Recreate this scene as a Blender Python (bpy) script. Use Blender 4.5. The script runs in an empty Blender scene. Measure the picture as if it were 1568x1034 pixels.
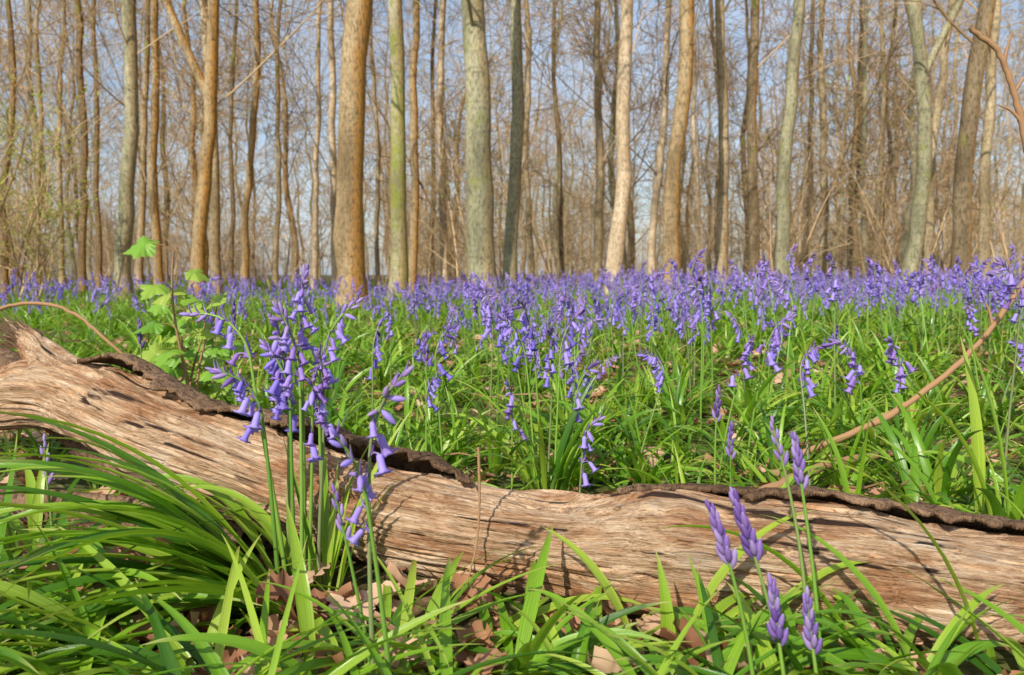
import bpy, math, numpy as np
from mathutils import Vector, Matrix, noise as mnoise
rng=np.random.default_rng(11)
scene=bpy.context.scene
U=lambda a,b,n=None: rng.uniform(a,b,n)

def sstep(x): 
    x=np.clip(x,0,1); return x*x*(3-2*x)
def gh(x,y):
    x=np.asarray(x,float); y=np.asarray(y,float)
    r=sstep((y-1.3)/2.4)*(0.02+0.06*sstep((x+0.3)/1.5))
    near=0.010*np.sin(3.1*x+1.3)*np.cos(2.7*y+.4)+0.006*np.sin(7.3*x+2.1*y)+0.004*np.cos(11*y-5*x)
    far=0.10*np.sin(0.21*x+.5)*np.sin(0.17*y+1)*sstep((y-8)/20)
    return r+near+far

# ---------------------------------------------------------------- mesh builder
class MB:
    def __init__(s): s.v=[];s.f=[];s.m=[];s.a=[];s.n=0
    def add(s,v,f,mat,a):
        v=np.asarray(v,float).reshape(-1,3); f=np.asarray(f,np.int64).reshape(-1,4)
        s.v.append(v); s.f.append(f+s.n); s.a.append(np.asarray(a,float).reshape(-1,3))
        s.m.append(np.full(len(f),mat,np.int32)); s.n+=len(v)
    def mesh(s,name,mats,smooth=True):
        v=np.concatenate(s.v);f=np.concatenate(s.f);m=np.concatenate(s.m);a=np.concatenate(s.a)
        me=bpy.data.meshes.new(name)
        me.vertices.add(len(v)); me.vertices.foreach_set("co",v.astype(np.float32).ravel())
        me.loops.add(len(f)*4); me.loops.foreach_set("vertex_index",f.astype(np.int32).ravel())
        me.polygons.add(len(f)); me.polygons.foreach_set("loop_start",(np.arange(len(f))*4).astype(np.int32))
        me.polygons.foreach_set("material_index",m)
        me.polygons.foreach_set("use_smooth",np.full(len(f),smooth))
        me.update(calc_edges=True)
        at=me.attributes.new("va",'FLOAT_VECTOR','POINT'); at.data.foreach_set("vector",a.astype(np.float32).ravel())
        for mt in mats: me.materials.append(mt)
        return me
    def obj(s,name,mats,smooth=True,coll=None,parent=None):
        o=bpy.data.objects.new(name,s.mesh(name,mats,smooth))
        (coll or scene.collection).objects.link(o)
        if parent: o.parent=parent
        return o

def nrm(a): return a/np.maximum(np.linalg.norm(a,axis=-1,keepdims=True),1e-9)
def gridfaces(B,N,k,wrap):
    kk=k if wrap else k-1
    b=np.arange(B)[:,None,None]; i=np.arange(N-1)[None,:,None]; j=np.arange(kk)[None,None,:]
    j2=(j+1)%k
    o=b*N*k
    return np.stack([o+i*k+j,o+i*k+j2,o+(i+1)*k+j2,o+(i+1)*k+j],-1).reshape(-1,4)
def tubes(mb,P,R,k,mat,rnd=None):
    P=np.asarray(P,float);R=np.asarray(R,float)
    if P.ndim==2: P=P[None];R=R[None]
    B,N,_=P.shape
    T=nrm(np.gradient(P,axis=1)); mT=nrm(T.mean(1))
    ref=np.where(np.abs(mT[:,2:3])>.75,np.array([[1.,.1,0]]),np.array([[0,0,1.]]))
    u=nrm(np.cross(T,ref[:,None,:])); w=np.cross(T,u)
    th=np.arange(k)/k*2*np.pi
    V=P[:,:,None,:]+R[:,:,None,None]*(np.cos(th)[None,None,:,None]*u[:,:,None,:]+np.sin(th)[None,None,:,None]*w[:,:,None,:])
    if rnd is None: rnd=rng.random(B)
    t=np.linspace(0,1,N)
    A=np.stack(np.broadcast_arrays(t[None,:,None],(th/6.2832)[None,None,:],rnd[:,None,None]),-1)
    mb.add(V,gridfaces(B,N,k,True),mat,A)

# ---------------------------------------------------------------- materials
def newmat(name):
    m=bpy.data.materials.new(name); m.use_nodes=True
    nt=m.node_tree; b=nt.nodes["Principled BSDF"]; return m,nt,b
def N(nt,t,**k):
    n=nt.nodes.new(t)
    for a,v in k.items(): setattr(n,a,v)
    return n
def ramp(nt,fac,stops,interp='LINEAR'):
    r=N(nt,'ShaderNodeValToRGB'); e=r.color_ramp.elements; r.color_ramp.interpolation=interp
    while len(e)<len(stops): e.new(.5)
    for el,(p,c) in zip(e,stops): el.position=p; el.color=(*c,1)
    nt.links.new(fac,r.inputs[0]); return r.outputs[0]
def mix(nt,fac,a,b,bt='MIX'):
    m=N(nt,'ShaderNodeMix',data_type='RGBA',blend_type=bt)
    for s,v in ((0,fac),(6,a),(7,b)):
        if isinstance(v,bpy.types.NodeSocket): nt.links.new(v,m.inputs[s])
        elif s==0: m.inputs[0].default_value=v
        else: m.inputs[s].default_value=(*v,1)
    return m.outputs[2]
def noise(nt,vec,scale,detail=4,rough=.55,dist=0):
    n=N(nt,'ShaderNodeTexNoise'); n.inputs['Scale'].default_value=scale; n.inputs['Detail'].default_value=detail
    n.inputs['Roughness'].default_value=rough; n.inputs['Distortion'].default_value=dist
    if vec is not None: nt.links.new(vec,n.inputs['Vector'])
    return n.outputs[0]
def mapping(nt,vec,scale):
    m=N(nt,'ShaderNodeMapping'); m.inputs['Scale'].default_value=scale; nt.links.new(vec,m.inputs[0]); return m.outputs[0]
def bump(nt,b,h,strength,dist):
    n=N(nt,'ShaderNodeBump'); n.inputs['Strength'].default_value=strength; n.inputs['Distance'].default_value=dist
    nt.links.new(h,n.inputs['Height']); nt.links.new(n.outputs[0],b.inputs['Normal'])
def attr(nt):
    a=N(nt,'ShaderNodeAttribute'); a.attribute_name='va'; s=N(nt,'ShaderNodeSeparateXYZ')
    nt.links.new(a.outputs['Vector'],s.inputs[0]); return a.outputs['Vector'],s.outputs
def objrand(nt):
    return N(nt,'ShaderNodeObjectInfo').outputs['Random']
def math_(nt,op,a,b):
    m=N(nt,'ShaderNodeMath',operation=op)
    for i,v in enumerate((a,b)):
        if isinstance(v,bpy.types.NodeSocket): nt.links.new(v,m.inputs[i])
        else: m.inputs[i].default_value=v
    return m.outputs[0]
def foliage(name,stops,trans=.3,rough=.38,tcol=None,tipdry=None,stripes=True,spec=.5):
    m,nt,b=newmat(name); vec,s=attr(nt)
    f=math_(nt,'FRACT',math_(nt,'ADD',s[2],math_(nt,'MULTIPLY',objrand(nt),.6)),0)
    f=math_(nt,'PINGPONG',math_(nt,'MULTIPLY',f,1.6),1.0)
    c=ramp(nt,f,stops)
    if stripes:
        st=noise(nt,mapping(nt,vec,(1.5,26,37)),1.0,2,.5)
        c=mix(nt,ramp(nt,st,[(.35,(0,0,0)),(.7,(1,1,1))]),mix(nt,1.0,c,(.55,.62,.55),'MULTIPLY'),c)
        c=mix(nt,ramp(nt,s[0],[(.0,(.4,.4,.4)),(.2,(0,0,0))]),c,(.46,.52,.22))
        bump(nt,b,st,.3,.001)
    if tipdry is not None:
        c=mix(nt,ramp(nt,s[0],[(.82,(0,0,0)),(1,(1,1,1))]),c,tipdry)
    nt.links.new(c,b.inputs['Base Color']); b.inputs['Roughness'].default_value=rough
    b.inputs['Specular IOR Level'].default_value=spec
    tr=N(nt,'ShaderNodeBsdfTranslucent')
    nt.links.new(mix(nt,1.0,c,tcol or (1.3,1.25,.6),'MULTIPLY'),tr.inputs[0])
    ms=N(nt,'ShaderNodeMixShader'); ms.inputs[0].default_value=trans
    nt.links.new(b.outputs[0],ms.inputs[1]); nt.links.new(tr.outputs[0],ms.inputs[2])
    nt.links.new(ms.outputs[0],nt.nodes['Material Output'].inputs[0]); return m

M_leaf=foliage('bluebell_leaf_green',[(0,(.06,.17,.014)),(.35,(.16,.36,.022)),(.7,(.30,.53,.036)),(1,(.52,.66,.08))],trans=.36,rough=.26,tipdry=(.44,.44,.12))
M_stem=foliage('stem_green',[(0,(.13,.28,.04)),(.6,(.24,.42,.06)),(1,(.22,.22,.13))],trans=.15,stripes=False)
M_petal=foliage('bluebell_petal',[(0,(.20,.14,.60)),(.4,(.36,.27,.82)),(.75,(.52,.42,.92)),(1,(.38,.22,.64))],trans=.38,rough=.55,tcol=(1.1,1,1.1),stripes=False,spec=.2)
M_bud=foliage('bluebell_bud',[(0,(.10,.05,.24)),(.5,(.21,.12,.40)),(1,(.36,.26,.52))],trans=.12,rough=.5,tcol=(1,1,1),tipdry=(.44,.42,.34),stripes=False,spec=.3)
M_bram=foliage('bramble_leaf',[(0,(.11,.27,.02)),(.6,(.22,.42,.04)),(1,(.34,.44,.06))],stripes=False,rough=.45)
M_young=foliage('young_leaf',[(0,(.26,.38,.04)),(.6,(.44,.52,.07)),(1,(.46,.40,.12))],trans=.4,stripes=False,rough=.6)
M_dead=foliage('dead_leaf_brown',[(0,(.20,.08,.035)),(.5,(.38,.18,.09)),(1,(.62,.42,.28))],trans=.12,stripes=False,rough=.7,tcol=(1.2,.8,.5))

def bark(name,c0,c1,c2,moss=.0,fib=40,orange_side=.6):
    m,nt,b=newmat(name); tc=N(nt,'ShaderNodeTexCoord').outputs['Object']
    n1=noise(nt,mapping(nt,tc,(1,1,.3)),2.6,7,.66)
    n2=noise(nt,mapping(nt,tc,(1,1,.35)),fib,4,.7)
    c=ramp(nt,n1,[(.36,c0),(.5,c1),(.64,c2)])
    if orange_side>0:
        g=N(nt,'ShaderNodeNewGeometry'); sx=N(nt,'ShaderNodeSeparateXYZ'); nt.links.new(g.outputs['Normal'],sx.inputs[0])
        f=math_(nt,'ADD',math_(nt,'MULTIPLY',sx.outputs[0],.45),math_(nt,'MULTIPLY',noise(nt,mapping(nt,tc,(1,1,.3)),2.2,5,.65),1.0))
        a=orange_side
        c=mix(nt,ramp(nt,f,[(.50,(0,0,0)),(.80,(a,a,a))]),c,(.50,.235,.05))  # orange mixed in towards surfaces facing positive x, broken up by noise
    c=mix(nt,ramp(nt,n2,[(.36,(.8,.8,.8)),(.52,(0,0,0))]),c,tuple(x*.5 for x in c0))
    n4=noise(nt,mapping(nt,tc,(1.5,1.5,12)),2.2,4,.65)
    c=mix(nt,ramp(nt,n4,[(.57,(0,0,0)),(.68,(.65,.65,.65))]),c,tuple(x*.4 for x in c1))
    if moss>0:
        n3=noise(nt,tc,1.6,5,.7)
        c=mix(nt,ramp(nt,n3,[(.62-moss*.3,(0,0,0)),(.74-moss*.2,(.85,.85,.85))]),c,(.25,.28,.04))
    nt.links.new(c,b.inputs['Base Color']); b.inputs['Roughness'].default_value=.9; b.inputs['Specular IOR Level'].default_value=.15
    bump(nt,b,n2,.8,.02); return m
B_grey=bark('bark_grey_green',(.19,.18,.11),(.34,.32,.20),(.50,.46,.31),.22,orange_side=.4)
B_tan=bark('bark_tan',(.23,.175,.10),(.42,.33,.20),(.60,.49,.32),.14)
B_orange=bark('bark_orange',(.22,.155,.08),(.40,.29,.16),(.54,.42,.25),.10,orange_side=.98)
B_brown=bark('bark_brown',(.12,.088,.05),(.23,.17,.10),(.36,.28,.175),.18)
B_moss=bark('bark_mossy',(.24,.21,.12),(.42,.37,.23),(.56,.50,.34),.62)
B_pale=bark('bark_pale',(.40,.30,.19),(.62,.48,.32),(.76,.63,.46),.08,orange_side=.45)
def twigmat(name,stops):
    m,nt,b=newmat(name); vec,s=attr(nt)
    c=ramp(nt,s[2],stops); nt.links.new(c,b.inputs['Base Color']); b.inputs['Roughness'].default_value=.85; b.inputs['Specular IOR Level'].default_value=.2
    return m
M_twig=twigmat('twig_bark',[(0,(.20,.125,.06)),(.5,(.44,.29,.15)),(1,(.68,.49,.29))])

# ---------------------------------------------------------------- ground
def ground():
    n=420
    a=np.linspace(-1,1,n); xs=np.sinh(a*6.3)/np.sinh(6.3)*320
    b=np.linspace(-.55,1,n); ys=np.sinh(b*6.3)/np.sinh(6.3)*340+1.0
    X,Y=np.meshgrid(xs,ys)
    Z=gh(X,Y)
    mb=MB(); V=np.stack([X,Y,Z],-1)
    mb.add(V,gridfaces(1,n,n,False),0,V)
    m,nt,bs=newmat('leaf_litter_soil'); tc=N(nt,'ShaderNodeTexCoord').outputs['Object']
    v=N(nt,'ShaderNodeTexVoronoi'); v.inputs['Scale'].default_value=28; v.inputs['Randomness'].default_value=1
    nt.links.new(mix(nt,.1,tc,noise(nt,tc,9),'ADD'),v.inputs['Vector'])
    sep=N(nt,'ShaderNodeSeparateColor'); nt.links.new(v.outputs['Color'],sep.inputs[0])
    c=ramp(nt,sep.outputs[0],[(0,(.05,.028,.016)),(.4,(.12,.068,.038)),(.75,(.24,.14,.08)),(1,(.42,.28,.18))])
    c=mix(nt,ramp(nt,noise(nt,tc,14,5,.7),[(.4,(0,0,0)),(.62,(1,1,1))]),mix(nt,1.,c,(.35,.33,.3),'MULTIPLY'),c)
    c=mix(nt,ramp(nt,noise(nt,tc,.6,4,.6),[(.40,(0,0,0)),(.55,(.8,.8,.8))]),c,(.10,.15,.035))
    nt.links.new(c,bs.inputs['Base Color']); bs.inputs['Roughness'].default_value=.95; bs.inputs['Specular IOR Level'].default_value=.1
    bump(nt,bs,v.outputs['Distance'],.8,.02)
    mb.obj('ground',[m])
ground()

# ---------------------------------------------------------------- leaf ribbons
def leaves(mb,base,az,e0,bend,L,W,mat=0,n=14,keel=.22,rnd=None,drift=.35):
    B=len(az); t=np.linspace(0,1,n)[None,:]
    e=e0[:,None]-bend[:,None]*t**1.35
    azt=az[:,None]+U(-drift,drift,B)[:,None]*t
    D=np.stack([np.cos(e)*np.cos(azt),np.cos(e)*np.sin(azt),np.sin(e)],-1)
    P=base[:,None,:]+np.concatenate([np.zeros((B,1,3)),np.cumsum(D[:,:-1],1)],1)*(L/(n-1))[:,None,None]
    floor=base[:,2:3]+.004+.012*rng.random((B,1))
    P[...,2]=np.where(t>.3,np.maximum(P[...,2],floor),P[...,2])
    S=np.stack([-np.sin(azt),np.cos(azt),np.zeros_like(azt)],-1)
    Nn=np.cross(D,S); tw=(U(-.9,.9,B)[:,None]*t+U(-.35,.35,B)[:,None])[...,None]
    S2=S*np.cos(tw)+Nn*np.sin(tw); N2=np.cross(D,S2)
    w=W[:,None]*np.minimum(1,.5+1.4*t)*np.clip(1-t**2.3,0,1)+.0003
    w=w[...,None]
    V=np.stack([P-S2*w/2,P-N2*w*keel,P+S2*w/2],2)
    if rnd is None: rnd=rng.random(B)
    A=np.stack(np.broadcast_arrays(t[:,:,None],np.array([0,.5,1.])[None,None,:],rnd[:,None,None]),-1)
    mb.add(V,gridfaces(B,n,3,False),mat,A)
def tuft(mb,x,y,z,n,L=(.2,.34),W=(.008,.015),e=(50,85),bend=(40,120),az=None,spread=.012,mat=0,drift=.35):
    a=U(0,6.283,n) if az is None else np.radians(az[0])+rng.normal(0,np.radians(az[1]),n)
    base=np.stack([x+np.cos(a)*U(0,spread,n),y+np.sin(a)*U(0,spread,n),np.full(n,z-.005)],-1)
    leaves(mb,base,a,np.radians(U(*e,n)),np.radians(U(*bend,n)),U(*L,n),U(*W,n),mat,drift=drift)

# ---------------------------------------------------------------- bluebells
def bell_template():
    k=12; th=np.arange(k)/k*2*np.pi; st=(np.arange(k)%2)
    prof=[(0,.10,.10),(.06,.30,.30),(.25,.40,.38),(.55,.40,.37),(.8,.45,.38),(.95,.66,.40),(1.03,.92,.42),(1.0,1.08,.43),(.93,1.12,.45)]
    V=[]
    for z,a,b in prof:
        r=np.where(st==0,a,b)*.0105
        V.append(np.stack([r*np.cos(th),r*np.sin(th),np.full(k,-z*.0215)],-1))
    return np.array(V).reshape(-1,3),gridfaces(1,len(prof),k,True),len(prof),k
def bud_template():
    k=8; th=np.arange(k)/k*2*np.pi
    prof=[(0,.15),(.15,.7),(.4,1),(.7,.85),(.92,.42),(1,.05)]
    V=[np.stack([r*.0034*np.cos(th),r*.0034*np.sin(th),np.full(k,-z*.019)],-1) for z,r in prof]
    return np.array(V).reshape(-1,3),gridfaces(1,len(prof),k,True),len(prof),k
BT=bell_template(); DT=bud_template()
def place(mb,T,pos,axis,sc,mat,rnd):
    V,F,n,k=T
    a=np.array(axis,float); a/=np.linalg.norm(a); z=-a
    x=np.cross(z,[.3,.5,.8]); x/=np.linalg.norm(x); y=np.cross(z,x); R=np.stack([x,y,z],1)
    v=(V*sc)@R.T+pos
    A=np.stack(np.broadcast_arrays(np.linspace(0,1,n)[:,None],np.arange(k)[None,:]/k,np.full((1,1),rnd)),-1)
    mb.add(v,F,mat,A)
def bluebell(mb,x,y,z,H,lean=(0,0),nod=0.,nb=9,kind='bell',nodang=40,tone=None,rad=.0026,bs=1.0,openf=.68):
    n=26; P=[np.array([x,y,z-.01])]; nv=np.array([math.cos(nod),math.sin(nod),0])
    wob=U(-.07,.07,2)
    for i in range(1,n):
        t=i/(n-1); d=np.array([lean[0]*(.4+1.2*t)+wob[0]*math.sin(4*t),lean[1]*(.4+1.2*t)+wob[1]*math.cos(5*t),1.])
        d/=np.linalg.norm(d)
        if kind=='bell' and t>.76:
            q=math.radians(nodang)*((t-.76)/.24)**1.2; d=d*math.cos(q)+nv*math.sin(q); d/=np.linalg.norm(d)
        P.append(P[-1]+d*H/(n-1))
    P=np.array(P); R=np.linspace(rad,rad*.45,n)
    tubes(mb,P,R,6,0)
    tone=rng.random() if tone is None else tone
    ts=np.linspace(0,1,n)
    at=lambda t: np.array([np.interp(t,ts,P[:,j]) for j in range(3)])
    tip=nrm(P[-1]-P[-3])
    if kind=='bell':
        f0=1-.105/H
        for i in range(nb):
            q=i/(nb-1); t=f0+(1-f0)*q**.85
            p=at(t); a=nod+rng.normal(0,.85)
            out=np.array([math.cos(a),math.sin(a),0])
            if q<openf:
                L=(.004+.008*(1-q))*bs*U(.6,1.4)
                e=p+out*L+np.array([0,0,.004])
                tubes(mb,np.array([p,(p+e)/2+[0,0,.0025],e]),np.array([.0012,.001,.0011]),5,2)
                ax=out*U(.1,.8)+np.array([U(-.2,.2),U(-.2,.2),-1.0])
                place(mb,BT,e,ax,bs*U(.72,1.1)*(1-.25*q),1,(tone*.6+rng.random()*.35)%1)
            else:
                g=(q-openf)/(1-openf)
                ax=out*(.55-.35*g)+tip*(-.1+1.3*g)+np.array([0,0,-.75*(1-g)])
                place(mb,DT,p+out*.002,ax,bs*U(.85,1.15)*(1.1-.35*g),2 if rng.random()<.5 else 1,(tone*.6+rng.random()*.4)%1)
                if g<.9: place(mb,DT,p-out*.001,-out*(.4-.2*g)+tip*(.2+1.1*g)+np.array([0,0,-.4*(1-g)]),bs*U(.7,1.0),2,(tone*.6+rng.random()*.4)%1)
            tubes(mb,np.array([p,p+out*.005+[0,0,.007],p+out*.007+[0,0,.016]]),np.array([.0013,.0012,.0002]),4,2)
    else:
        for i in range(nb):
            q=i/(nb-1); t=1-(.058*bs/H)*(1-q)
            p=at(t); a=i*2.4+rng.normal(0,.2); out=np.array([math.cos(a),math.sin(a),0])
            up=nrm(P[-1]-P[-4])
            ax=up+out*(.42-.34*q)
            place(mb,DT,p+out*.0015,ax,bs*U(.9,1.1)*(1.05-.35*q),2,(tone*.5+rng.random()*.5)%1)

# instance scatter through geometry nodes
def scatter(name,variants,pts,rot,scl,idx):
    me=bpy.data.meshes.new(name); me.vertices.add(len(pts)); me.vertices.foreach_set('co',np.asarray(pts,np.float32).ravel())
    a=me.attributes.new('irot','FLOAT_VECTOR','POINT'); a.data.foreach_set('vector',np.asarray(rot,np.float32).ravel())
    a=me.attributes.new('iscl','FLOAT','POINT'); a.data.foreach_set('value',np.asarray(scl,np.float32))
    a=me.attributes.new('iidx','INT','POINT'); a.data.foreach_set('value',np.asarray(idx,np.int32))
    o=bpy.data.objects.new(name,me); scene.collection.objects.link(o)
    ng=bpy.data.node_groups.new(name+'_scatter','GeometryNodeTree')
    ng.interface.new_socket('Geometry',in_out='INPUT',socket_type='NodeSocketGeometry')
    ng.interface.new_socket('Geometry',in_out='OUTPUT',socket_type='NodeSocketGeometry')
    gi=ng.nodes.new('NodeGroupInput');go=ng.nodes.new('NodeGroupOutput')
    ip=ng.nodes.new('GeometryNodeInstanceOnPoints');ci=ng.nodes.new('GeometryNodeCollectionInfo')
    ci.inputs['Collection'].default_value=variants; ci.inputs['Separate Children'].default_value=True; ci.inputs['Reset Children'].default_value=True
    ip.inputs['Pick Instance'].default_value=True
    def na(nm,ty):
        q=ng.nodes.new('GeometryNodeInputNamedAttribute'); q.data_type=ty; q.inputs[0].default_value=nm
        return [s for s in q.outputs if s.enabled and s.name=='Attribute'][0]
    er=ng.nodes.new('FunctionNodeEulerToRotation'); L=ng.links.new
    L(na('irot','FLOAT_VECTOR'),er.inputs[0]); L(er.outputs[0],ip.inputs['Rotation'])
    L(na('iscl','FLOAT'),ip.inputs['Scale']); L(na('iidx','INT'),ip.inputs['Instance Index'])
    L(gi.outputs[0],ip.inputs['Points']); L(ci.outputs[0],ip.inputs['Instance']); L(ip.outputs[0],go.inputs[0])
    md=o.modifiers.new('scatter','NODES'); md.node_group=ng
    return o
def newcoll(n): return bpy.data.collections.new(n)

# log axis: x,y,z,r
LOG=np.array([(-1.12,1.50,.175,.050),(-.98,1.44,.188,.052),(-.82,1.385,.212,.056),(-.718,1.345,.203,.065),(-.615,1.285,.170,.073),(-.49,1.235,.138,.070),
(-.378,1.20,.112,.069),(-.270,1.16,.084,.067),(-.170,1.13,.064,.070),(-.031,1.085,.053,.067),(.103,1.04,.050,.070),(.183,1.02,.052,.082),
(.265,1.00,.052,.080),(.378,.970,.052,.083),(.485,.945,.043,.077),(.598,.92,.036,.070),(.74,.895,.030,.066),(.92,.87,.03,.055)])
def logy(x): return np.interp(x,LOG[:,0],LOG[:,1])

# ---- leaf field
LC=newcoll('leaf_tuft_variants')
for i in range(10):
    mb=MB(); nn=[9,12,10,14,8,11,10,9,12,13][i]
    tuft(mb,0,0,0,nn,L=(.14,.27),W=(.009,.019),e=(30,85),bend=(30,120))
    mb.obj('leaf_tuft_%d'%i,[M_leaf],coll=LC)
def fieldpts(dens,ymin,ymax,half=.78,pad=.4):
    W=ymax*half+pad; n=int(dens*(ymax-ymin)*2*W)
    y=U(ymin,ymax,n); x=U(-W,W,n); k=np.abs(x)<y*half+pad; return x[k],y[k]
X=[];Y=[];S=[]
for dens,a,b,s in ((115,1.08,2.2,.92),(75,2.2,4,.92),(36,4,8,.95),(11,8,16,1.0),(2,16,30,1.1)):
    x,y=fieldpts(dens,a,b); X.append(x);Y.append(y);S.append(np.full(len(x),s))
X=np.concatenate(X);Y=np.concatenate(Y);S=np.concatenate(S)
gap=np.sin(2.3*X+1.1*Y)*np.sin(1.7*Y-.9*X)
keep=(Y>logy(X)+.10)&~((X<-.80-.20*(Y-1.4))&(Y<3.0)&(rng.random(len(X))<.75))&~((gap>.55)&(rng.random(len(X))<.5))
X,Y,S=X[keep],Y[keep],S[keep]
n=len(X)
scatter('bluebell_leaf_carpet',LC,np.stack([X,Y,gh(X,Y)-.004],-1),np.stack([U(-.15,.15,n),U(-.15,.15,n),U(0,6.28,n)],-1),S*U(.6,1.15,n),rng.integers(0,10,n))

# ---- flower field
FC=newcoll('bluebell_variants')
for i in range(14):
    mb=MB(); kind='bud' if i in(3,) else 'bell'
    bluebell(mb,0,0,0,[.34,.38,.31,.30,.36,.40,.33,.37,.35,.30,.39,.36,.32,.38][i],lean=(U(-.18,.18),U(-.18,.18)),nod=0,nb=[12,14,10,11,12,15,11,13,10,12,14,13,10,12][i],kind=kind,nodang=[70,95,55,0,110,45,85,40,65,80,50,100,75,60][i],tone=i/14)
    mb.obj('bluebell_%02d'%i,[M_stem,M_petal,M_bud],coll=FC)
X=[];Y=[]
for dens,a,b in ((30,1.35,1.9),(72,1.9,4),(60,4,8),(22,8,14),(6,14,26)):
    x,y=fieldpts(dens,a,b); X.append(x);Y.append(y)
X=np.concatenate(X);Y=np.concatenate(Y); be=X/Y
pr=np.where(be<-.12,np.where(Y<4.5,.20,.38),1.0); pr=np.where((be<-.36)&(Y<4.5),.03,pr); pr=np.where((be>-.12)&(Y<2.1)&(be<.3),.5,pr)
pt=np.sin(1.9*X+.7*Y+1)*np.sin(1.3*Y-1.6*X)+.5*np.sin(4.1*X)*np.sin(3.3*Y); pr=pr*np.clip(.70+.9*pt,.10,1.3)
keep=(Y>logy(X)+.16)&(rng.random(len(X))<pr)
X,Y=X[keep],Y[keep]; n=len(X); print('flowers',n)
scatter('bluebell_field',FC,np.stack([X,Y,gh(X,Y)],-1),np.stack([U(-.15,.15,n),U(-.15,.15,n),U(0,6.28,n)],-1),U(.66,1.15,n)*np.where((X/Y>.2)&(Y<4),1.12,1),rng.integers(0,14,n))

# ---------------------------------------------------------------- individual bluebells; b=(tangent of bearing), d distance
BM=[M_stem,M_petal,M_bud]
def clump(name,plants,tufts=()):
    mb=MB()
    for p in plants: 
        b,d,H=p[:3]; k=p[3] if len(p)>3 else {}
        bluebell(mb,b*d,d,float(gh(b*d,d)),H,**k)
    for t in tufts: 
        b,d,nn,k=t; tuft(mb,b*d,d,float(gh(b*d,d)),nn,mat=3,**k)
    return mb.obj(name,BM+[M_leaf])
pi=math.pi
clump('bluebell_clump',[
 (-.290,1.04,.43,dict(lean=(-.11,.02),nod=pi,nb=10,nodang=95,tone=.4,rad=.0034,bs=1.0)),
 (-.300,1.02,.335,dict(lean=(-.08,-.05),nod=pi*1.05,nb=13,nodang=75,tone=.2,rad=.0034,bs=1.05)),
 (-.288,1.05,.375,dict(lean=(0,0),nod=pi*1.4,nb=12,nodang=35,tone=.5,rad=.0034,bs=1.0)),
 (-.280,1.03,.345,dict(lean=(0,-.02),nod=pi*.9,nb=13,nodang=45,tone=.1,rad=.0034,bs=1.0)),
 (-.268,1.06,.435,dict(lean=(0,0),nod=pi*1.7,nb=13,nodang=22,tone=.45,rad=.0034,bs=1.0)),
 (-.272,1.02,.39,dict(lean=(.01,0),nod=pi*1.2,nb=13,nodang=30,tone=.55,rad=.0032,bs=1.0)),
 (-.262,1.03,.31,dict(lean=(.02,0),nod=pi*1.6,nb=11,nodang=50,tone=.3,rad=.0032,bs=.95)),
 (-.244,1.06,.405,dict(lean=(.06,0),nod=0,nb=10,nodang=45,tone=.5,rad=.003,bs=.95)),
 (-.250,1.04,.335,dict(lean=(.03,0),nod=pi*1.5,nb=10,nodang=40,tone=.6,rad=.003,bs=.95)),
],[(-.285,1.0,30,dict(L=(.34,.52),W=(.014,.024),e=(36,66),bend=(55,105),az=(194,18),spread=.045,drift=.2)),
   (-.275,.98,22,dict(L=(.26,.44),W=(.014,.024),e=(18,50),bend=(30,75),az=(214,24),spread=.045,drift=.2)),
   (-.245,1.02,10,dict(L=(.15,.28),W=(.009,.015),e=(70,88),bend=(5,35),az=(60,60),spread=.03)),
   (-.27,1.03,6,dict(L=(.25,.34),W=(.012,.018),e=(45,70),bend=(80,120),az=(155,12),spread=.03))])
clump('bluebell_clump',[
 (-.180,.735,.350,dict(lean=(.02,0),nod=pi*1.9,nb=8,nodang=40,tone=.05,rad=.003,bs=.95,openf=.5)),
 (-.155,.72,.300,dict(lean=(-.10,.0),nod=pi*1.3,nb=7,nodang=38,tone=.05,rad=.003,bs=.92,openf=.4)),
 (-.18,.80,.215,dict(lean=(-.16,0),nod=pi,nb=7,kind='bud',tone=.0,bs=.85))])
clump('bluebell_clump',[(.030+.008*i,1.5+.02*(i%3),[.37,.40,.34,.38,.28][i],dict(lean=([-.09,-.05,-.02,.03,.12][i],0),nod=[pi,pi*1.3,pi*1.5,0,-.3][i],nb=12,nodang=45,tone=.4)) for i in range(5)],
 [(.045,1.48,22,dict(L=(.2,.34),W=(.009,.016),e=(60,88),bend=(20,90),spread=.04))])
clump('bluebell_clump',[
 (.325,.70,.225,dict(lean=(-.22,0),kind='bud',nb=18,bs=.95,tone=.2)),
 (.370,.71,.235,dict(lean=(-.24,.03),kind='bud',nb=20,bs=1.05,tone=.1)),
 (.405,.76,.275,dict(lean=(-.10,.05),kind='bud',nb=16,bs=.85,tone=.3)),
 (.39,.78,.29,dict(lean=(-.16,.05),kind='bud',nb=9,bs=.75,tone=.5)),
 (.365,.69,.155,dict(lean=(-.10,0),kind='bud',nb=18,bs=.95,tone=.1)),
 (.41,.69,.145,dict(lean=(-.11,0),kind='bud',nb=17,bs=.88,tone=.2))])
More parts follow.
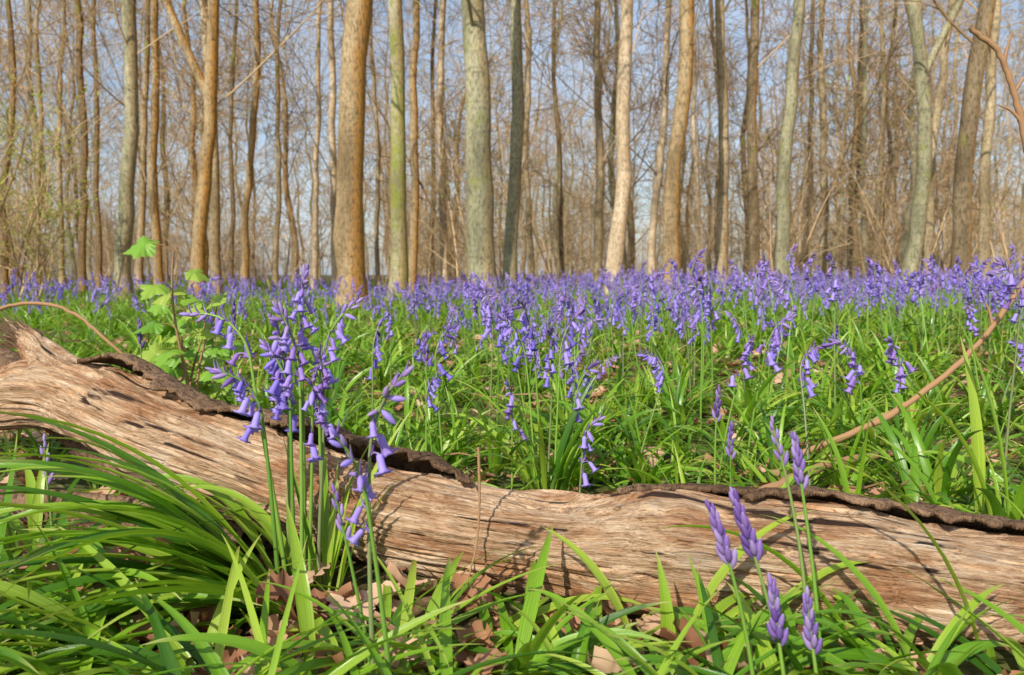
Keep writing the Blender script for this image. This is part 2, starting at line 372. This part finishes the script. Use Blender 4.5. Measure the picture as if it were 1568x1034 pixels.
clump('bluebell_clump',[
 (.45,1.55,.31,dict(lean=(-.06,0),nod=pi,nb=12,nodang=70,tone=.4)),
 (.50,1.55,.31,dict(lean=(-.05,0),nod=pi*1.2,nb=13,nodang=60,tone=.3)),
 (.26,1.45,.22,dict(lean=(.02,0),kind='bud',nb=12,tone=.8)),
 (.28,1.40,.16,dict(kind='bud',nb=12,tone=.9)),
 (.085,1.35,.20,dict(lean=(.02,0),nod=0,nb=8,nodang=60,tone=.2)),
 (.0,1.5,.24,dict(nod=pi*1.4,nb=8,nodang=60,tone=.3)),
 (.63,1.35,.46,dict(lean=(.01,0),nod=pi*1.1,nb=12,nodang=50,tone=.4)),
 (.41,1.9,.47,dict(nod=pi*1.2,nb=12,nodang=30,tone=.5)),(.30,2.1,.44,dict(nod=pi*.2,nb=12,nodang=30,tone=.5)),
 (.24,1.9,.40,dict(nod=pi*.9,nb=12,nodang=30,tone=.4)),(-.03,1.8,.40,dict(nod=pi*.9,nb=12,nodang=20,tone=.1)),
 (-.475,1.75,.33,dict(kind='bud',nb=11,tone=.9)),
 (-.345,1.6,.37,dict(kind='bud',nb=11,tone=.9)),(-.11,1.55,.30,dict(kind='bud',nb=11,tone=.9)),(-.18,1.6,.33,dict(nod=1,nb=9,nodang=40,tone=.6)),
 (-.59,1.08,.20,dict(lean=(-.02,0),nod=pi,kind='bud',nb=7,tone=.1)),
])

# ---------------------------------------------------------------- foreground leaves
mb=MB()
for i in range(250):
    x=U(-.80,.82); y=U(.60,1.0)
    if y>logy(x)-.16: continue
    left=x<-.15
    if left and x>-.62 and y>.80 and rng.random()<.7: continue
    if rng.random()<.38: continue
    tuft(mb,x,y,float(gh(x,y)),int(U(4,8)),L=(.12,.24) if not left else (.16,.32),W=(.007,.017),e=(10,55),bend=(25,100))
for (b,d,nn,az,L,e) in [(-.06,.86,8,(10,50),(.15,.26),(12,38)),(.0,.80,10,(350,50),(.12,.22),(25,60)),(.08,.76,12,(90,60),(.09,.14),(50,85)),
  (.20,.80,9,(20,60),(.15,.26),(20,50)),(.3,.76,12,(0,70),(.14,.24),(30,60)),(.42,.76,10,(180,60),(.14,.24),(30,60)),(.5,.76,12,(60,80),(.12,.2),(40,75)),(.58,.76,12,(200,50),(.14,.26),(40,70)),
  (-.60,.97,16,(190,60),(.2,.32),(30,70)),(-.47,.84,14,(195,30),(.22,.34),(25,60)),(-.62,1.14,12,(190,70),(.18,.28),(45,80)),(-.36,.78,12,(190,35),(.2,.32),(20,50)),(-.2,.76,10,(250,60),(.14,.22),(20,55)),(-.52,.76,12,(200,40),(.2,.3),(20,60))]:
    tuft(mb,b*d,d,float(gh(b*d,d)),nn,L=L,W=(.011,.020),e=e,bend=(30,105),az=az,spread=.03,drift=.25)
def oneleaf(b,d,az,e,bend,L,W,z=0):
    leaves(mb,np.array([[b*d,d,float(gh(b*d,d))+z]]),np.radians([az]),np.radians([e]),np.radians([bend]),np.array([L]),np.array([W]),rnd=np.array([U(.2,.6)]))
oneleaf(.165,.86,150,70,60,.19,.022); oneleaf(.205,.83,95,85,30,.13,.018); oneleaf(.215,.86,15,68,75,.26,.018)
oneleaf(.46,.82,165,68,95,.30,.016); oneleaf(.30,.86,20,55,85,.26,.016); oneleaf(.53,.80,150,70,80,.25,.016)
oneleaf(.62,.80,160,78,60,.30,.016); oneleaf(.62,1.2,165,82,70,.34,.015); oneleaf(-.31,1.08,168,72,105,.28,.019)
oneleaf(.60,1.25,100,88,20,.32,.024); oneleaf(.64,1.2,140,86,30,.40,.018); oneleaf(-.26,.80,120,75,60,.22,.019)
mb.obj('bluebell_foliage',[M_leaf])

# ---------------------------------------------------------------- dead leaves
DC=newcoll('dead_leaf_variants')
for i in range(6):
    mb=MB(); n=13; t=np.linspace(0,1,n); k=5; s=np.linspace(-1,1,k)
    w=.018*np.sin(np.pi*np.clip(t*.92+.04,0,1))**.7*(1+.30*np.cos(t*np.pi*8+i))
    Xx=(t-.5)[:,None]*.065+0*s; Yy=w[:,None]*s[None,:]
    Zz=.010*U(.3,1.3)*s[None,:]**2*(1+0*t[:,None])+.012*np.sin(t[:,None]*U(2,6)+i)*U(.3,1.3)+.003*rng.random((n,k))
    V=np.stack([Xx,Yy,Zz+.006],-1); A=np.stack(np.broadcast_arrays(t[:,None]*.5,s[None,:],np.full((1,1),i/6)),-1)
    mb.add(V,gridfaces(1,n,k,False),0,A); mb.obj('dead_leaf_%d'%i,[M_dead],coll=DC)
x1,y1=fieldpts(400,.55,1.4); x2,y2=fieldpts(110,1.4,5); x3,y3=fieldpts(18,5,14)
X=np.concatenate([x1,x2,x3]);Y=np.concatenate([y1,y2,y3]);n=len(X)
scatter('dead_leaves',DC,np.stack([X,Y,gh(X,Y)+U(0,.015,n)],-1),np.stack([U(-.5,.5,n),U(-.5,.5,n),U(0,6.28,n)],-1),U(.5,1.3,n),rng.integers(0,6,n))
mb=MB()   # a few oak leaves caught on top of the foreground foliage
for (b,d,z,a,s) in [(-.285,.90,.035,.4,1.3),(-.27,.88,.03,1.7,1.1),(.25,.80,.03,2.2,1.2),(.29,.76,.03,.8,1.4),(.23,.82,.02,2.9,1.0),(-.05,.84,.02,1.2,1.0),(-.24,.80,.02,2.5,1.0)]:
    n=17;k=5;t=np.linspace(0,1,n);sv=np.linspace(-1,1,k); w=.020*np.sin(np.pi*np.clip(t*.92+.04,0,1))**.7*(1+.35*np.cos(t*np.pi*9))
    Xx=(t-.5)[:,None]*.06+0*sv; Yy=w[:,None]*sv[None,:]; Zz=.012*sv[None,:]**2+.010*np.sin(t[:,None]*5+a)
    V=np.stack([Xx*math.cos(a)-Yy*math.sin(a)+b*d,Xx*math.sin(a)+Yy*math.cos(a)+d,Zz+z+.35*Yy+0*Xx],-1)
    V=np.array([b*d,d,z])+(V-np.array([b*d,d,z]))*s
    mb.add(V,gridfaces(1,n,k,False),0,np.stack(np.broadcast_arrays(t[:,None]*.5,sv[None,:],np.full((1,1),rng.random())),-1))
mb.obj('dead_oak_leaves',[M_dead])

# ---------------------------------------------------------------- fallen log
def logmat():
    m,nt,b=newmat('weathered_wood'); vec,s=attr(nt)
    wv=mix(nt,.03,vec,noise(nt,mapping(nt,vec,(6,10,10)),1,3),'ADD')
    g1=noise(nt,mapping(nt,wv,(6,220,220)),1,6,.70)
    g2=noise(nt,mapping(nt,wv,(2.2,75,75)),1,3,.5,.1)
    g3=noise(nt,mapping(nt,wv,(22,900,900)),1,3,.65)
    big=noise(nt,mapping(nt,vec,(7,22,22)),1,6,.7)
    c=ramp(nt,g1,[(.30,(.22,.12,.06)),(.43,(.50,.315,.18)),(.55,(.70,.49,.31)),(.70,(.88,.72,.54))])
    c=mix(nt,ramp(nt,big,[(.46,(0,0,0)),(.60,(.9,.9,.9))]),c,mix(nt,1.,c,(.66,.46,.33),'MULTIPLY'))
    c=mix(nt,ramp(nt,big,[(.28,(.7,.7,.7)),(.42,(0,0,0))]),c,(.58,.52,.44))
    fine=ramp(nt,g3,[(.36,(.85,.85,.85)),(.48,(0,0,0))]); c=mix(nt,fine,c,mix(nt,1.,c,(.42,.33,.28),'MULTIPLY'))
    crack=ramp(nt,g2,[(.335,(1,1,1)),(.375,(0,0,0))]); c=mix(nt,crack,c,(.045,.022,.013))
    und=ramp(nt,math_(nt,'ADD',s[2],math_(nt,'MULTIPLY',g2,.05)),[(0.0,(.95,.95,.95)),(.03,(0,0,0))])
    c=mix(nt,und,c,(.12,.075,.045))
    nt.links.new(c,b.inputs['Base Color']); b.inputs['Roughness'].default_value=.70; b.inputs['Specular IOR Level'].default_value=.3
    cr=ramp(nt,g2,[(.31,(0,0,0)),(.42,(1,1,1))])
    h=math_(nt,'ADD',math_(nt,'MULTIPLY',g1,1.0),math_(nt,'ADD',math_(nt,'MULTIPLY',cr,.9),math_(nt,'MULTIPLY',g3,.3)))
    bump(nt,b,h,1.0,.010); return m
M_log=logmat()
M_bark=bark('rotten_bark',(.09,.052,.03),(.20,.12,.07),(.38,.24,.145),0,110,0)
def spline(arr,n):
    a=np.asarray(arr,float); s=np.r_[0,np.cumsum(np.linalg.norm(np.diff(a[:,:3],axis=0),axis=1))]
    q=np.linspace(0,s[-1],n); out=np.stack([np.interp(q,s,a[:,j]) for j in range(a.shape[1])],1)
    ker=np.hanning(max(5,n//len(a)*2+1)); ker/=ker.sum(); pad=len(ker)//2
    for j in range(a.shape[1]):
        e=np.r_[2*out[0,j]-out[1:pad+1,j][::-1],out[:,j],2*out[-1,j]-out[-pad-1:-1,j][::-1]]; out[:,j]=np.convolve(e,ker,'valid')
    return out,q
def woodtube(mb,arr,n,k,seed,knots=(),mat=0,crack=.006,tear=0,amp=1.0):
    A,q=spline(arr,n); P=A[:,:3]; R=A[:,3]
    T=nrm(np.gradient(P,axis=0)); up=np.array([0,0,1.]); 
    if abs(T.mean(0)[2])>.8: up=np.array([0,1.,0])
    S=nrm(np.cross(T,up)); Uq=np.cross(S,T)
    th=np.arange(k)/k*2*np.pi; V=np.zeros((n,k,3)); At=np.zeros((n,k,3))
    for i in range(n):
        for j in range(k):
            c,s=math.cos(th[j]),math.sin(th[j]); sq=q[i]
            r=R[i]*(1+amp*.11*mnoise.noise(Vector((sq*5+seed,c*1.1,s*1.1)))+amp*.09*mnoise.noise(Vector((sq*12,c*3+seed,s*3))))
            r+=amp*.0055*mnoise.noise(Vector((sq*6,c*9,s*9+seed)))+amp*.003*mnoise.noise(Vector((sq*12,c*22,s*22+seed)))
            nz=mnoise.noise(Vector((sq*2.2,c*5.0+seed,s*5.0))); msk=max(0,min(1,.5+2*mnoise.noise(Vector((sq*6+9,c*2,s*2+seed)))))
            r-=crack*math.exp(-(nz/.03)**2)*msk
            for (ks,ka,kr,kh) in knots:
                da=(th[j]-ka+math.pi)%(2*math.pi)-math.pi; dd=math.hypot((sq-ks),da*R[i])/kr
                r+=kh*math.exp(-dd*dd)-(.6*kh*math.exp(-(dd*3.5)**2))
            V[i,j]=P[i]+r*(c*S[i]+s*Uq[i]); At[i,j]=(sq,c*R[i],s*R[i])
            if tear and i>n-6: V[i,j]+=T[i]*tear*mnoise.noise(Vector((c*5,s*5,seed)))*(i-n+6)
    At[:,:,2]+=.045
    mb.add(V,gridfaces(1,n,k,True),mat,At); return P,R,T,S,Uq,q
lp=bpy.data.objects.new('fallen_log',None); scene.collection.objects.link(lp)
mb=MB()
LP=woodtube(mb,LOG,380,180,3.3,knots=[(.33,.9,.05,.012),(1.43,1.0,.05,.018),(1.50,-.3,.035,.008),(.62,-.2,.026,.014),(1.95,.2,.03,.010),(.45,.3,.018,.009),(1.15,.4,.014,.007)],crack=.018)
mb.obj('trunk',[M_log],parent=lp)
mb=MB(); woodtube(mb,[(-.74,1.36,.215,.050),(-.79,1.375,.252,.036),(-.83,1.39,.285,.026),(-.855,1.40,.308,.019),(-.868,1.405,.318,.013)],60,48,8.1,tear=.012,crack=.004)
for i in range(110):
    p=np.array([-.850+U(-.015,.02),1.40+U(-.02,.02),.306+U(-.018,.014)]); d=np.array([-1,U(-.3,.3),U(-.1,.8)]); L=U(.02,.07)
    pts=np.stack([p,p+d*L*.5,p+d*L+[0,0,U(-.008,.008)]]); tubes(mb,pts,np.array([.0018,.0012,.0002]),4,0)
mb.obj('torn_branch_stub',[M_log],parent=lp)
def slab(name,s0,s1,a0,a1,lift,seed):
    P,R,T,S,Uq,q=LP; ii=np.where((q>=s0)&(q<=s1))[0]; n=len(ii); k=14; mb=MB(); rings=[]
    for m,i in enumerate(ii):
        f=m/(n-1); ends=min(1,f*9,(1-f)*9); ro=[];ri=[]
        for j in range(k):
            g=j/(k-1); e0=a0+.20*mnoise.noise(Vector((q[i]*16,seed,0)))+.20*mnoise.noise(Vector((q[i]*55,seed,2)))+.10*mnoise.noise(Vector((q[i]*160,seed,2)))
            a=e0+(a1-e0)*g*ends
            l=lift*(.45+.55*(1-g))*(.8+.9*mnoise.noise(Vector((q[i]*5,seed,5))))+.005*mnoise.noise(Vector((q[i]*30,g*5,seed)))
            c,s=math.cos(a),math.sin(a); th=.0065+.004*mnoise.noise(Vector((q[i]*50,g*8,seed+4)))
            ri.append(P[i]+(R[i]*1.04+l*ends)*(c*S[i]+s*Uq[i])); ro.append(P[i]+(R[i]*1.04+l*ends+th)*(c*S[i]+s*Uq[i]))
        rings.append(ro+ri[::-1])
    V=np.array(rings); mb.add(V,gridfaces(1,n,2*k,True),0,V); mb.obj(name,[M_bark],parent=lp)
slab('bark_slab_1',.40,1.17,math.radians(80),math.radians(150),.028,1.7)
slab('bark_slab_2',1.52,2.05,math.radians(84),math.radians(150),.013,5.2)
slab('bark_slab_3',1.36,1.60,math.radians(94),math.radians(140),.004,9.2)
mb=MB(); woodtube(mb,[(-1.3,1.6,.27,.05),(-1.05,1.55,.25,.05),(-.9,1.5,.2,.045),(-.72,1.42,.09,.04),(-.55,1.34,.02,.035)],110,40,12.,crack=.004)
mb.obj('dead_branch',[M_bark])
mb=MB(); woodtube(mb,[(-.95,1.30,.03,.03),(-.75,1.24,.05,.032),(-.55,1.2,.045,.03),(-.4,1.17,.02,.02)],80,32,22.,crack=.004)
mb.obj('dead_branch',[M_bark])

# ---------------------------------------------------------------- canes, twigs
M_cane=twigmat('cane_brown',[(0,(.26,.14,.065)),(1,(.44,.26,.14))])
def cane(name,pts,r0,r1,sub=40,side=()):
    mb=MB(); A,q=spline([(*p,0) for p in pts],sub); P=A[:,:3]+rng.normal(0,r0*.15,(sub,3)); tubes(mb,P,np.linspace(r0,r1,sub)*(1+.25*rng.random(sub)),8,0,np.array([.5]))
    for (f,d,L) in side:
        p=P[int(f*(sub-1))]; d=np.array(d)/np.linalg.norm(d); qd=np.stack([p+d*L*t+np.array([0,0,.1*L*math.sin(4*t)]) for t in np.linspace(0,1,8)])
        tubes(mb,qd,np.linspace(r1*.9,r1*.3,8),6,0,np.array([.6]))
    return mb.obj(name,[M_cane])
cane('bramble_cane',[(.55,1.52,.07),(.67,1.5,.125),(.78,1.5,.19),(.88,1.5,.28),(.96,1.5,.40),(1.03,1.5,.52),(1.1,1.5,.65)],.006,.004,side=[(.2,(1,0,.4),.1),(.55,(-.3,0,1),.05)])
cane('fallen_stick',[(.36,1.30,.03),(.48,1.38,.055),(.62,1.48,.07),(.8,1.6,.06),(1.0,1.7,.07)],.010,.005)
cane('hanging_twig',[(.80,1.22,.52),(.765,1.20,.60),(.750,1.20,.66),(.730,1.2,.72),(.71,1.2,.755),(.67,1.2,.78)],.0055,.003,side=[(.45,(-.6,0,.5),.05),(.75,(.2,0,1),.05),(.6,(.5,0,.6),.06)])
cane('fallen_twig',[(-1.5,1.9,.22),(-1.2,1.95,.36),(-1.08,1.95,.34),(-.98,1.9,.27),(-.9,1.9,.2)],.005,.003)
cane('dry_stem',[(-.043,1.00,.20),(-.041,1.00,.15),(-.043,1.00,.09),(-.050,.99,.05),(-.062,.98,.02)],.0017,.001,side=[(.6,(-1,0,.3),.02),(.75,(1,0,-1),.03),(.85,(-1,0,-.9),.03)])
mb=MB()
for i in range(90):
    x=U(-2.4,2.2); y=U(1.45,4.5); L=U(.15,.5); a=U(0,6.28); z=float(gh(x,y)); t=np.linspace(0,1,8)[:,None]
    P=np.array([x,y,z+.01])+t*L*np.array([math.cos(a),math.sin(a),U(0,.35)])+rng.normal(0,.008,(8,3)); tubes(mb,P,np.linspace(.004,.0015,8),5,0)
mb.obj('fallen_twigs',[M_cane])

# ---------------------------------------------------------------- bramble plant
def lobed(mb,pos,nrmv,dirv,size,mat,rnd):
    k=60; ph=np.arange(k)/k*2*np.pi; w=((ph+np.pi)%(2*np.pi))-np.pi
    r=.46+.54*np.exp(-(w/.50)**2)+.42*np.exp(-((np.abs(w)-1.2)/.45)**2)+.20*np.exp(-((np.abs(w)-2.2)/.35)**2)
    r*=1+.10*(np.abs((np.arange(k)%4)-2)-1); d=nrm(np.array(dirv,float)); nn=np.array(nrmv,float); nn=nrm(nn-d*nn.dot(d)); s=np.cross(nn,d)
    rings=[];A=[]
    for g in (.02,.35,.7,1.0):
        x=r*g*np.cos(ph)+.35; y=r*g*np.sin(ph)*.95; z=-.25*g*g*(1+.3*np.cos(3*ph))+.16*np.abs(np.sin(1.5*ph))*g*.6
        rings.append(pos+size*(x[:,None]*d+y[:,None]*s+z[:,None]*nn)); A.append(np.stack([np.full(k,g*.5),ph/6.28,np.full(k,rnd)],-1))
    mb.add(np.array(rings),gridfaces(1,4,k,True),mat,np.array(A))
def bramble(x,y,H,nst):
    mb=MB(); z=float(gh(x,y))
    for sidx in range(nst):
        lx=U(-.12,.08) if sidx else .01; hh=H*(1 if sidx==0 else U(.45,.85))
        t=np.linspace(0,1,18); P=np.stack([x+lx*t*hh/.5+.012*np.sin(6*t+sidx),y+U(-.08,.08)*t,z+hh*t],-1)
        tubes(mb,P,np.linspace(.0045,.0018,18),6,0,np.array([.5]))
        nl=11 if sidx==0 else 6
        for i in range(nl):
            f=.35+.65*i/(nl-1); p=P[int(f*17)]; a=i*2.5+sidx+3.3
            d=np.array([math.cos(a),math.sin(a)*.7,.35]); L=U(.03,.06); e=p+d*L
            tubes(mb,np.stack([p,p+d*L*.5+[0,0,.004],e]),np.array([.0014,.0011,.001]),5,0,np.array([.2]))
            lobed(mb,e,(U(-.5,.5),-.6+U(-.4,.4),.9),(d[0],d[1],-.1+U(-.2,.3)),U(.034,.052),1,rng.random())
    return mb.obj('bramble_plant',[M_cane,M_bram])
bramble(-.735,1.78,.48,3)
bramble(-.78,1.9,.34,3)

# ---------------------------------------------------------------- trees
def walk(P0,D,L,n,wob,lift=0.):
    B=len(P0); D=nrm(D)
    steps=rng.normal(0,wob,(B,n-1,3)); steps[:,:,2]+=lift
    Dn=nrm(D[:,None,:]+np.cumsum(steps,1)); return np.concatenate([P0[:,None],P0[:,None]+np.cumsum(Dn*(L/(n-1))[:,None,None],1)],1),Dn
def children(P,R,num,lo,hi,elev,lenr,parentL,rr,n,wob,lift=0.):
    B,n0,_=P.shape; pi_=rng.integers(0,B,num); t=U(lo,hi,num)*(n0-1); i=np.minimum(t.astype(int),n0-2); f=(t-i)[:,None]
    p=P[pi_,i]*(1-f)+P[pi_,i+1]*f; d=nrm(P[pi_,i+1]-P[pi_,i]); rv=nrm(rng.normal(0,1,(num,3)))
    perp=nrm(np.cross(d,rv)); e=U(*elev,num)[:,None]; D=d*np.cos(e)+perp*np.sin(e)
    L=parentL[pi_]*U(*lenr,num)*(1.1-.5*t/(n0-1)); Rr=R[pi_,i]*U(*rr,num)
    Pn,_=walk(p,D,L,n,wob,lift); Rn=Rr[:,None]*np.linspace(1,.35,n)[None,:]
    return Pn,Rn,L
def tree(mb,H,r0,slope=0.,bend=0.,low=.15,n1=22,n2=150,n3=700,leafn=0,forks=(),sides=16,minr=.006,wob=.03,rr1=(.12,.32)):
    n=40; t=np.linspace(0,1,n); z=t*H
    px=slope*z+bend*np.sin(z/4.*np.pi)+wob*np.sin(z*1.3+U(0,6))+np.cumsum(rng.normal(0,.018,n)); py=wob*np.cos(z*.9+U(0,6))+np.cumsum(rng.normal(0,.03,n))
    px-=px[0];py-=py[0]
    z2=z.copy(); z2[0]=-.15
    P=np.stack([px,py,z2],-1)[None]; Rr=((r0*(1-.85*t)+r0*.45*np.exp(-z/.22))*(1+rng.normal(0,.035,n)))[None]
    tubes(mb,P,Rr,sides,0)
    tl=np.array([H*.5])
    for (fz,az,el,rf,fl) in forks:
        i=int(fz/H*(n-1)); D=np.array([[math.cos(az)*math.cos(el),math.sin(az)*math.cos(el),math.sin(el)]])
        Pf,_=walk(P[0,i:i+1],D,np.array([fl]),16,.05,.02); tubes(mb,Pf,np.linspace(Rr[0,i]*rf,.02,16)[None],10,0)
    P1,R1,L1=children(P,Rr,n1,low,.98,(.5,1.15),(.3,.65),tl,rr1,12,.10,.04); tubes(mb,P1,R1,6,1)
    P2,R2,L2=children(P1,R1,n2,.2,1,(.4,1.1),(.3,.6),L1,(.4,.65),8,.13,.02); tubes(mb,P2,np.maximum(R2,minr),4,1)
    P3,R3,L3=children(P2,R2,n3,.15,1,(.3,1.1),(.4,.8),L2,(.4,.7),5,.18,.01); tubes(mb,P3,np.maximum(R3,minr*.8),3,1)
    if leafn:
        i=rng.integers(0,len(P3),leafn); j=rng.integers(1,5,leafn); c=P3[i,j]+rng.normal(0,.06,(leafn,3))
        a=nrm(rng.normal(0,1,(leafn,3))); b=nrm(np.cross(a,rng.normal(0,1,(leafn,3)))); s=U(.02,.045,leafn)[:,None]
        V=np.stack([c-a*s,c-b*s*.6,c+a*s,c+b*s*.6],1); A=np.stack([np.full((leafn,4),.4),np.zeros((leafn,4)),np.repeat(rng.random((leafn,1)),4,1)],-1)
        mb.add(V,np.arange(leafn*4).reshape(-1,4),2,A)
TREES=[
(190,25,194,13,B_grey,{}),(246,15,244,16,B_orange,{}),(300,24,316,12,B_orange,dict(forks=[(3.2,2.9,1.05,.75,7)])),(333,17,308,14,B_tan,{}),(380,13,394,15,B_orange,{}),
(537,47,556,9.5,B_orange,{}),(516,13,520,17,B_pale,{}),(607,27,604,12,B_moss,{}),(629,15,630,15,B_orange,{}),(742,45,724,9.5,B_grey,{}),(780,23,786,13,B_grey,{}),
(680,14,679,16,B_pale,{}),(938,26,952,11,B_pale,{}),(1024,27,1034,11,B_orange,{}),(916,14,921,16,B_tan,{}),(998,13,1016,15,B_pale,{}),(1108,19,1108,13,B_tan,{}),(1155,17,1156,14,B_brown,{}),
(1198,22,1222,12,B_grey,{}),(1260,13,1262,17,B_tan,{}),(1384,24,1398,12,B_grey,dict(bend=.25,forks=[(3.3,.2,1.1,.6,6)])),(1418,14,1445,14,B_tan,{}),(1470,30,1512,11,B_brown,{}),(1502,18,1530,13,B_tan,{}),
(128,13,118,15,B_brown,{}),(214,12,222,18,B_tan,{}),(99,9,96,19,B_tan,{}),(480,10,494,18,B_pale,{}),(812,11,815,18,B_tan,{}),(1322,9,1330,20,B_grey,{}),(1346,9,1342,19,B_tan,{}),(8,11,12,15,B_brown,{}),(60,9,64,20,B_tan,{}),
(422,9,420,20,B_tan,{}),(860,9,857,20,B_brown,{}),(1072,9,1062,19,B_pale,{}),(1232,9,1240,20,B_brown,{}),(152,10,150,19,B_brown,{}),(354,8,352,19,B_brown,{}),(580,8,578,20,B_tan,{}),(660,8,664,20,B_brown,{})]
for (pb,w,pt,d,bm,ex) in TREES:
    mb=MB(); b=(pb-784)/1220; sl=(pt-pb-.027*(pt-784))/420
    tree(mb,U(15,19),w*d/1220/2*.95,slope=sl,low=.10 if d>13 else .17,n1=20,n2=120,n3=520,leafn=220 if rng.random()<.45 else 0,rr1=(.08,.20),**ex)
    o=mb.obj('beech_tree',[bm,M_twig,M_young]); x=b*d; o.location=(x,d,float(gh(x,d)))

TC=newcoll('distant_tree_variants')
bk=[B_tan,B_grey,B_brown,B_pale,B_orange,B_grey,B_brown,B_grey]
for i in range(8):
    mb=MB(); tree(mb,U(12,17),U(.09,.17),slope=U(-.05,.05),low=.10,n1=28,n2=170,n3=850,leafn=[0,600,0,0,800,0,150,350][i],sides=8,minr=.008,wob=.10,rr1=(.13,.30))
    mb.obj('woodland_tree_%d'%i,[bk[i],M_twig,M_young],coll=TC)
X=[];Y=[]
for dens,a,b in ((.042,20,34),(.034,34,56),(.024,56,90)):
    x,y=fieldpts(dens,a,b,.74,4); X.append(x);Y.append(y)
X=np.concatenate(X);Y=np.concatenate(Y);n=len(X); print('distant',n)
scatter('distant_woodland',TC,np.stack([X,Y,gh(X,Y)-.1],-1),np.stack([U(-.05,.05,n),U(-.05,.05,n),U(0,6.28,n)],-1),U(.7,1.2,n),rng.integers(0,8,n))

SC=newcoll('understory_variants')
def shrub(name,H,ns,leafn,coll):
    mb=MB(); P0=np.zeros((ns,3)); P0[:,:2]=rng.normal(0,.25,(ns,2)); D=np.stack([rng.normal(0,.25,ns),rng.normal(0,.25,ns),np.ones(ns)],-1); L=U(.5,1,ns)*H
    P,_=walk(P0,D,L,10,.07); R=np.linspace(1,.3,10)[None]*U(.012,.026,ns)[:,None]; tubes(mb,P,R,5,0)
    P1,R1,L1=children(P,R,ns*9,.12,1,(.4,1.1),(.25,.5),L,(.4,.6),7,.14,.02); tubes(mb,P1,np.maximum(R1,.005),4,0)
    P2,R2,L2=children(P1,R1,ns*40,.1,1,(.4,1.1),(.3,.7),L1,(.5,.7),5,.18,0); tubes(mb,P2,np.maximum(R2,.0035),3,0)
    if leafn:
        i=rng.integers(0,len(P2),leafn); j=rng.integers(1,5,leafn); c=P2[i,j]+rng.normal(0,.03,(leafn,3))
        a=nrm(rng.normal(0,1,(leafn,3))); b=nrm(np.cross(a,rng.normal(0,1,(leafn,3)))); s=U(.012,.028,leafn)[:,None]
        V=np.stack([c-a*s,c-b*s*.6,c+a*s,c+b*s*.6],1); A=np.stack([np.full((leafn,4),.4),np.zeros((leafn,4)),np.repeat(rng.random((leafn,1)),4,1)],-1)
        mb.add(V,np.arange(leafn*4).reshape(-1,4),1,A)
    return mb.obj(name,[M_twig,M_young],coll=coll)
for i in range(6): shrub('brush_%d'%i,U(3,6),7,[0,200,0,500,0,100][i],SC)
x1,y1=fieldpts(.09,14,30,.74,2); x2,y2=fieldpts(.09,30,60,.74,2); X=np.r_[x1,x2];Y=np.r_[y1,y2];n=len(X); print('brush',n)
scatter('understory_brush',SC,np.stack([X,Y,gh(X,Y)-.05],-1),np.stack([0*X,0*X,U(0,6.28,n)],-1),U(.5,1.2,n),rng.integers(0,6,n))
for (pb,d) in ((10,12),(45,15),(-60,11)):
    o=shrub('hawthorn_shrub',3.2,8,2600,None); b=(pb-784)/1220; o.location=(b*d,d,0)

# ---------------------------------------------------------------- light, sky, camera
el=math.radians(38); az=math.radians(206)
w=bpy.data.worlds.new('World'); scene.world=w; w.use_nodes=True; nt=w.node_tree
sky=nt.nodes.new('ShaderNodeTexSky'); sky.sky_type='NISHITA'; sky.sun_disc=False; sky.sun_elevation=el; sky.sun_rotation=az; sky.dust_density=1.5
tc=N(nt,'ShaderNodeTexCoord').outputs['Generated']
veil=noise(nt,mapping(nt,tc,(1.2,1.2,3.5)),2.2,6,.6,.4)
skyc=mix(nt,ramp(nt,veil,[(.34,(.12,.12,.12)),(.70,(.62,.62,.62))]),sky.outputs[0],(5.4,6.1,7.2))   # added pale noise veil, brightens the sky and its fill light
bg=nt.nodes['Background']; bg.inputs[1].default_value=.14; nt.links.new(skyc,bg.inputs[0])
sun=bpy.data.lights.new('sun','SUN'); sun.energy=5; sun.angle=math.radians(.5); sun.color=(1,.94,.82)
so=bpy.data.objects.new('sun',sun); scene.collection.objects.link(so)
sd=Vector((math.sin(az)*math.cos(el),math.cos(az)*math.cos(el),math.sin(el))); so.rotation_euler=(-sd).to_track_quat('-Z','Y').to_euler()
cd=bpy.data.cameras.new('camera'); cam=bpy.data.objects.new('camera',cd); scene.collection.objects.link(cam); scene.camera=cam
cam.location=(0,0,.42); cam.rotation_euler=(math.radians(90-4.55),0,0); cd.lens=28; cd.sensor_width=36; cd.clip_start=.02; cd.clip_end=1500
cd.dof.use_dof=True; cd.dof.focus_distance=1.15; cd.dof.aperture_fstop=9
scene.view_settings.view_transform='Standard'; scene.view_settings.look='None'; scene.view_settings.exposure=0
